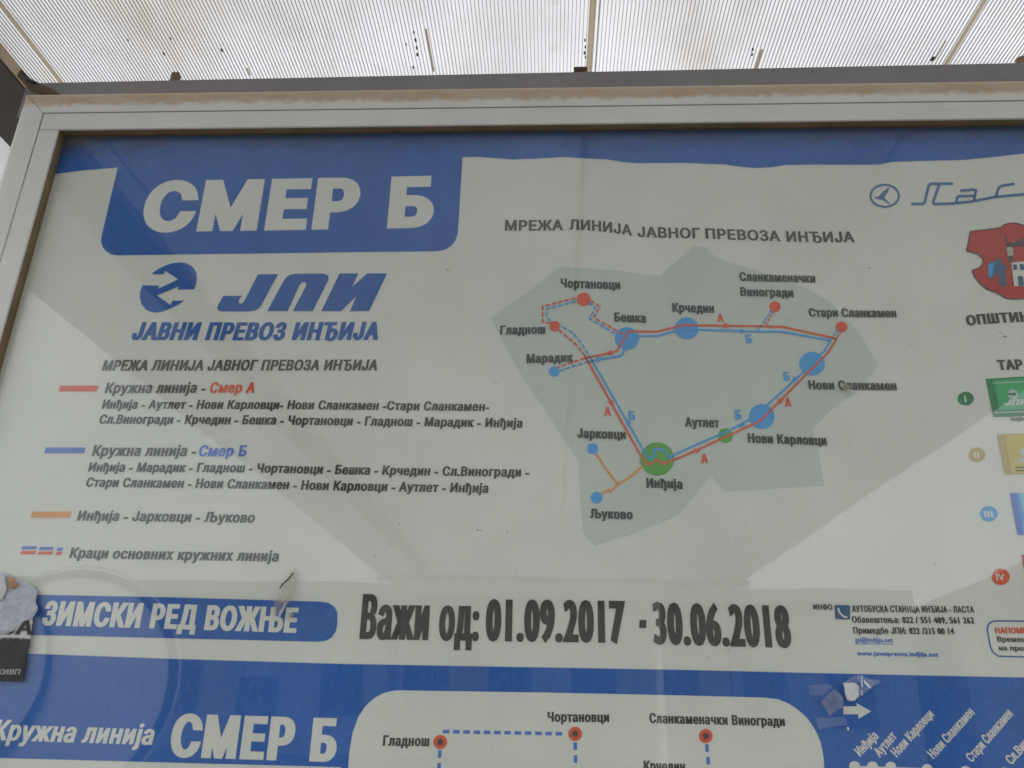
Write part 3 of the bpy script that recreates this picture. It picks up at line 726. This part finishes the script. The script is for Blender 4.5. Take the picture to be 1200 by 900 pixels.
line('notice_outline', [(1300,729),(1167,727.6),(1161,729),(1157.5,733),(1156.8,738),(1160.5,758),(1163.5,764.5),(1170,769),(1300,772)], 1.5, 'logo', po, 2)
text('НАПОМЕНА', [(1166.7,742.2),(1216,742.5)], 7, 'narrow', 'red', po, 2, 'notice_lettering')
text('Времена', [(1168.9,752.2),(1207,752.8)], 6.6, 'narrow', 'grey', po, 2, 'notice_lettering')
text('на проу', [(1170.7,762.2),(1205,763)], 6.2, 'narrow', 'grey', po, 2, 'notice_lettering')

# ================================================================== THINGS STUCK ON THE GLASS
YS = YG - .0006
def crumple(name, outline, mat, parent=None, thick=.0012, amp=.0015, n=14, Y=YS, seed=0, label=None):
    """a torn, wrinkled flake lying on the glass: real thickness and creases"""
    rnd = random.Random(seed)
    pl = [P(x, y, Y) for x, y in outline]
    # subdivide edges with a ragged jitter
    cs = []
    for i in range(len(pl)):
        a = np.array(pl[i]); b_ = np.array(pl[(i+1) % len(pl)]); L = np.linalg.norm(b_ - a); k = max(2, int(L / .003))
        for j in range(k):
            p = a + (b_ - a) * j / k + np.array([rnd.uniform(-1, 1), rnd.uniform(-1, 1)]) * (.0007 if j else 0)
            cs.append(tuple(p))
    xs = [p[0] for p in cs]; zs = [p[1] for p in cs]
    pts = [Vector(p) for p in cs]; es = [(i, (i+1) % len(cs)) for i in range(len(cs))]
    inner = []
    for _ in range(n * n):
        inner.append(Vector((rnd.uniform(min(xs), max(xs)), rnd.uniform(min(zs), max(zs)))))
    ov, oe, of, *_ = delaunay_2d_cdt(pts + inner, es, [tuple(range(len(cs)))], 1, 1e-6)
    nb = len(cs); vs = []
    bd = [Vector(c_) for c_ in cs]
    for v_ in ov:
        dm = min((v_ - q).length for q in bd)
        h_ = thick * min(1, dm / .002) + (rnd.uniform(0, amp) if dm > .0015 else 0)
        vs.append((v_.x, Y - h_ - .0001, v_.y + EYE))
    n0 = len(vs); fs = [tuple(f_) for f_ in of]
    vs2 = vs + [(v_.x, Y, v_.y + EYE) for v_ in ov]; fs2 = fs + [tuple(i + n0 for i in f_)[::-1] for f_ in fs]
    cnt = {}
    for f_ in fs:
        for i in range(len(f_)):
            e_ = (f_[i], f_[(i+1) % len(f_)]); cnt[tuple(sorted(e_))] = cnt.get(tuple(sorted(e_)), 0) + 1
    for f_ in fs:
        for i in range(len(f_)):
            a, b_ = f_[i], f_[(i+1) % len(f_)]
            if cnt[tuple(sorted((a, b_)))] == 1: fs2.append((b_, a, a + n0, b_ + n0))
    return link(name, mesh(name, vs2, fs2), mat, parent, label)
def film(name, c, alpha, rough=.15, var=.4):
    m, n, b, o = nodes(name)
    f_ = ramp(n, obj_noise(n, 160, 4, .7), .35, .7)
    n.links.new(mixc(n, f_, tuple(v * .75 for v in c), c), b.inputs['Base Color']); b.inputs['Roughness'].default_value = rough
    n.links.new(math_(n, 'MULTIPLY', math_(n, 'ADD', math_(n, 'MULTIPLY', f_, var), 1 - var), alpha), b.inputs['Alpha'])
    return m
# torn sticker at the left edge
st = tag(empty('torn_sticker', (-.56, YS, P(10, 760, YS)[1] + EYE)), 'half torn black and white sticker under grey paper shreds, stuck to the glass', 'sticker')
M_SBLK = paint('sticker_black', (.022,.021,.021), .6, .4, 60); M_SWHT = paint('sticker_white', (.55,.56,.54), .7, .15, 60)
M_SHRD = paint('torn_paper_grey', (.54,.56,.61), .9, .35, 90, 0, .002)
crumple('sticker_sheet', [(-45,718),(39,722),(36,748),(-45,746)], M_SWHT, st, .0003, .0001, 5, seed=1)
crumple('sticker_sheet', [(-45,747.5),(36,749.5),(31,770),(27,798.5),(-45,798)], M_SBLK, st, .0003, .0005, 9, seed=2)
text('УЗА', [(-18,742.5),(38,744.2)], 18, 'bold', M_SBLK, st, 4, 'sticker_lettering', Y=YS)
text('ХСКИВП', [(-18,790.5),(23.5,790.5)], 6.5, 'bold', paint('sticker_letter_grey', (.3,.3,.3), .6), st, 4, 'sticker_lettering', Y=YS)
crumple('torn_paper', [(-40,676),(3,671),(12,675),(22,680),(32,683),(43,692),(42,703),(44,715),(40,722),(28,728),(20,736),(8,743),(-40,748)], M_SHRD, st, .0008, .0009, 26, seed=3, Y=YS-.0010)
crumple('torn_paper', [(-2,671),(4,672),(8,690),(3,702),(-6,704)], M_SWHT, st, .0006, .001, 6, seed=4, Y=YS-.0042)
crumple('glue_stain', [(9,676),(18,680),(21,686),(14,690),(8,687)], paint('glue_brown', (.42,.25,.13), .8, .3, 200), st, .0006, .0005, 5, seed=5, Y=YS-.0042)
# tape over the end of the season band
tp = tag(empty('tape_remnant', (P(333, 705, YS)[0], YS, P(333, 705, YS)[1] + EYE)), 'yellowed crumpled tape scrap on the glass over the end of the upper blue band', 'tape')
M_T1 = film('old_tape_yellow', (.62,.60,.50), .32, .3, .6); M_T2 = film('old_tape_brown', (.42,.38,.30), .42, .3, .6)
crumple('tape_piece', [(326,689),(333,679),(341,670),(346,665),(349,668),(347,683),(343,697),(341,704),(332,705),(326,703)], M_T1, tp, .0004, .0010, 12, seed=6)
crumple('tape_piece', [(321,704),(328,702),(341,704),(334,712),(326,724),(321,720)], M_T2, tp, .0004, .0012, 8, seed=7, Y=YS-.0016)
crumple('tape_crease', [(327.5,688.5),(336,679),(344,670),(345,672),(337,680.5),(328,690)], paint('dark_crease', (.08,.05,.03), .8), tp, .0003, .0003, 3, seed=8, Y=YS-.0018)
crumple('tape_crease', [(326,722),(334,706),(336.5,705),(329,722)], film('tape_fold', (.62,.62,.56), .85), tp, .0006, .0004, 3, seed=9, Y=YS-.0030)
crumple('tape_piece', [(337,718),(345,716),(344.5,725),(337,725)], M_T2, tp, .0003, .0008, 5, seed=10)
# foil tape on the lower blue panel
tf = tag(empty('foil_tape_scrap', (P(1000, 805, YS)[0], YS, P(1000, 805, YS)[1] + EYE)), 'shiny creased clear tape with a white paper flake on the glass above the white arrow', 'tape')
crumple('paper_flake', h([(335,360),(500,362),(565,420),(560,540),(500,612),(395,605)]), paint('flake_white', (.62,.65,.64), .7, .2, 120), tf, .0005, .0004, 8, seed=11)
crumple('tape_piece', h([(380,330),(470,270),(600,262),(700,300),(860,340),(760,420),(640,500),(540,580),(565,420),(500,362),(380,350)]), film('clear_tape', (.55,.60,.72), .28, .06, .7), tf, .0003, .0016, 14, seed=12, Y=YS-.0012)
for q, sd_ in ((((596,265),(606,262),(612,430),(598,430)), 13), (((620,330),(650,340),(735,430),(715,445),(640,380)), 14), (((585,525),(592,480),(612,450),(606,535)), 15), (((545,250),(560,250),(556,300),(545,310)), 16)):
    crumple('tape_crease', h(q), film('tape_glint', (.75,.78,.85), .9, .1, .3), tf, .0005, .0005, 3, seed=sd_, Y=YS-.0034)
crumple('tape_piece', h([(20,620),(200,450),(330,560),(340,690),(150,830)]), film('clear_tape_dull', (.36,.38,.46), .30, .3, .4), tf, .0002, .0003, 6, seed=17)
for q, sd_ in (([(-140,395),(130,375),(190,430),(60,540),(-140,540)], 18), ([(-40,860),(370,838),(400,960),(-20,1010)], 19)):
    crumple('tape_piece', h(q), film('clear_tape_pale', (.38,.46,.66), .15, .3, .3), tf, .0002, .0002, 5, seed=sd_)
crumple('tape_crease', h([(385,995),(410,985),(420,1030),(400,1045)]), paint('glue_dot', (.6,.55,.5), .5), tf, .0004, .0003, 3, seed=20)
# glue scab over the word below the right-hand stop
s20 = lambda L: [(970 + x/20, 430 + y/20) for x, y in L]
gs = tag(crumple('glue_scab', s20([(360,400),(430,380),(470,440),(500,430),(560,470),(520,510),(440,500),(400,550),(350,500)]), film('glue_scab_olive', (.34,.32,.22), .85, .5, .3), None, .0005, .0006, 5, seed=21), 'tiny olive glue scab on the glass within the last stop name at right', 'glue spot')
gw = tag(crumple('paper_sliver', s20([(440,520),(520,520),(640,580),(650,610),(540,580),(450,545)]), film('sliver_white', (.60,.60,.55), .8, .5, .3), None, .0004, .0004, 4, seed=22), 'thin white paper sliver on the glass just under the glue scab at right', 'paper scrap')
# specks on the glass
sp2 = MB(); rnd = random.Random(5)
spots = [(524,316,1.2),(527,316.3,1.0),(580,448,.9),(582,449,.8),(686,396,.8),(560,621,1.3),(563,621.6,1),(594,624,.8),(440,651,.9),(468,614,1),(1019,314,1.3),(1097,315,1),(884,482,.8),(995,519,.9),(817,213,.8),(610,210,.9),(951,232,.7),(753,221,.8),(1170,388,1),(1174,390,1),(1177,394,1.6),(1179,394,1.2),(911,585,.9),(1096,660,1),(875,614,.8),(681,797,.9),(683,795,.7)]
for _ in range(90): spots.append((rnd.uniform(60, 1200), rnd.uniform(200, 880), rnd.uniform(.3, .65)))
for px, py, r_ in spots:
    x_, z_ = P(px, py, YS); q = r_ * .0008; a = rnd.uniform(0, 3)
    vs = [(x_ + q * math.cos(a + i * 1.2566) * rnd.uniform(.6, 1.5), YS + .0004, z_ + EYE + q * math.sin(a + i * 1.2566) * rnd.uniform(.6, 1.5)) for i in range(5)]
    sp2.add(vs + [(x_, YS + .0001, z_ + EYE)], [(i, (i+1) % 5, 5) for i in range(5)])
fs_ = sp2.build('fly_specks', paint('speck_dark', (.10,.09,.07), .8)); tag(fs_, 'tiny dark fly specks scattered over the glass of the display case', 'specks', kind='stuff')

# ================================================================== ACROSS THE ROAD (added for their reflections in the glass)

M_WALL = paint('added_wall_grey_render', (.27,.26,.24), .85, .25, .8); M_WIN = paint('added_window_dark_glass', (.03,.035,.04), .25, .1, 1)
M_TILE = paint('added_roof_tiles_dark', (.10,.06,.045), .85, .3, 2)
bd = tag(empty('added_skyline_building', (-4, -30, 0)), 'long low grey building with a flat parapet and a row of windows, added for the reflected skyline', 'building')  # building added to give the glass a dark reflected skyline
MB().box(-34, 13, -38, -29.6, -.1, 5.45).build('wall', M_WALL, bd); MB().box(-34.3, 13.2, -38.3, -29.3, 5.451, 5.95).build('added_parapet', M_WALL, bd, bevel=.03)  # wall and parapet of the added building
wproto = None
for i in range(15):
    x_ = -32 + i * 3.05
    if i == 7:
        MB().box(x_ - .7, x_ + .7, -29.6, -29.52, 0, 2.5).build('added_door', M_WIN, bd, bevel=.01); continue
    MB().box(x_ - .8, x_ + .8, -29.6, -29.56, 1.3, 3.1).build('added_window', M_WIN, bd, bevel=.01)
hs = tag(empty('added_gabled_house', (21, -30, 0)), 'small house with a dark pitched roof added right of the long building for its reflection', 'house')  # house added for the dark sloping wedge reflected at right
MB().box(14.5, 30, -37, -29.2, -.1, 5.0).build('wall', M_WALL, hs)  # wall of the added house
MB().add([(13.6,-28.8,5.0),(31,-28.8,5.0),(22,-28.8,8.6),(13.6,-37.4,5.0),(31,-37.4,5.0),(22,-37.4,8.6)], [(0,1,2),(3,5,4),(0,2,5,3),(2,1,4,5),(0,3,4,1)]).build('added_roof', M_TILE, hs)
for x_ in (17, 21, 25): MB().box(x_ - .6, x_ + .6, -29.2, -29.15, 1.2, 2.7).build('added_window', M_WIN, hs, bevel=.01)
# pale disc on a post, added for the round reflection in the glass
mr = tag(empty('added_reflection_discs', (-2.42, -2.46, .12)), 'round pale disc with dark rim on a post, added for its reflection in the glass', 'reflection disc')

cx_, cz_ = -2.42, 1.58
vs = [(cx_, -2.335, cz_)]; fs = []
for k in range(1, 7):
    r_ = .54 * k / 6
    for i in range(36):
        a = 2 * math.pi * i / 36; vs.append((cx_ + r_ * math.cos(a), -2.335 - .06 * (k / 6) ** 2, cz_ + r_ * math.sin(a)))
for i in range(36): fs.append((0, 1 + i, 1 + (i + 1) % 36))
for k in range(5):
    for i in range(36):
        a, b_ = 1 + k*36 + i, 1 + k*36 + (i + 1) % 36; fs.append((a, a + 36, b_ + 36, b_))
MB().add(vs, fs).build('pale_disc', paint('pale_disc_face', (.88,.88,.90), .3, .05), mr, smooth=True)
rg = MB()
for i in range(36):
    a0 = 2*math.pi*i/36; a1 = 2*math.pi*(i+1)/36
    rg.tube((cx_ + .55*math.cos(a0), -2.39, cz_ + .55*math.sin(a0)), (cx_ + .55*math.cos(a1), -2.39, cz_ + .55*math.sin(a1)), .020, .020, 6)
lr = MB()
for i in range(36):
    a0 = 2*math.pi*i/36; a1 = 2*math.pi*(i+1)/36
    lr.tube((cx_ + .585*math.cos(a0), -2.39, cz_ + .585*math.sin(a0)), (cx_ + .585*math.cos(a1), -2.39, cz_ + .585*math.sin(a1)), .007, .007, 6)
lr.build('rim_bead', paint('disc_bead_light', (.8,.8,.8), .4, .05), mr)
rg.build('rim', paint('disc_rim_dark', (.03,.03,.035), .5), mr)
MB().tube((cx_, -2.46, .1), (cx_, -2.46, 1.9), .03, .03, 10).build('post', M_STEEL, mr)  # post of the added discs

# second added disc, for the inner reflected arc, nearer to the board
vs = [(cx_ - .50, -2.27, cz_ + .05)]; fs = []
for i in range(36):
    a = 2 * math.pi * i / 36; vs.append((cx_ - .50 + .45 * math.cos(a), -2.29, cz_ + .05 + .45 * math.sin(a)))
for i in range(36): fs.append((0, 1 + i, 1 + (i + 1) % 36))
MB().add(vs, fs).build('pale_disc', bpy.data.materials['pale_disc_face'], mr, smooth=True)
rg = MB()
for i in range(36):
    a0 = 2*math.pi*i/36; a1 = 2*math.pi*(i+1)/36
    rg.tube((cx_ - .50 + .46*math.cos(a0), -2.30, cz_ + .05 + .46*math.sin(a0)), (cx_ - .50 + .46*math.cos(a1), -2.30, cz_ + .05 + .46*math.sin(a1)), .016, .016, 6)
rg.build('rim', bpy.data.materials['disc_rim_dark'], mr)
MB().tube((cx_, -2.46, cz_ - .1), (cx_ - .5, -2.33, cz_ + .05), .02, .02, 8).build('added_disc_arm', M_STEEL, mr)
pl_ = tag(empty('added_pale_post', (1.6, -11, 0)), 'slim pale concrete post added opposite the board for its reflected streak', 'post')  # post added for one pale upright streak in the reflection
MB().tube((1.6, -11, 0), (1.6, -11, 3.1), .07, .055, 12).build('shaft', paint('added_post_pale_concrete', (.75,.74,.70), .7, .1, 4), pl_)
MB().tube((1.6, -11, 3.1), (1.6, -11, 3.16), .075, .03, 12).build('cap', M_STEEL, pl_)
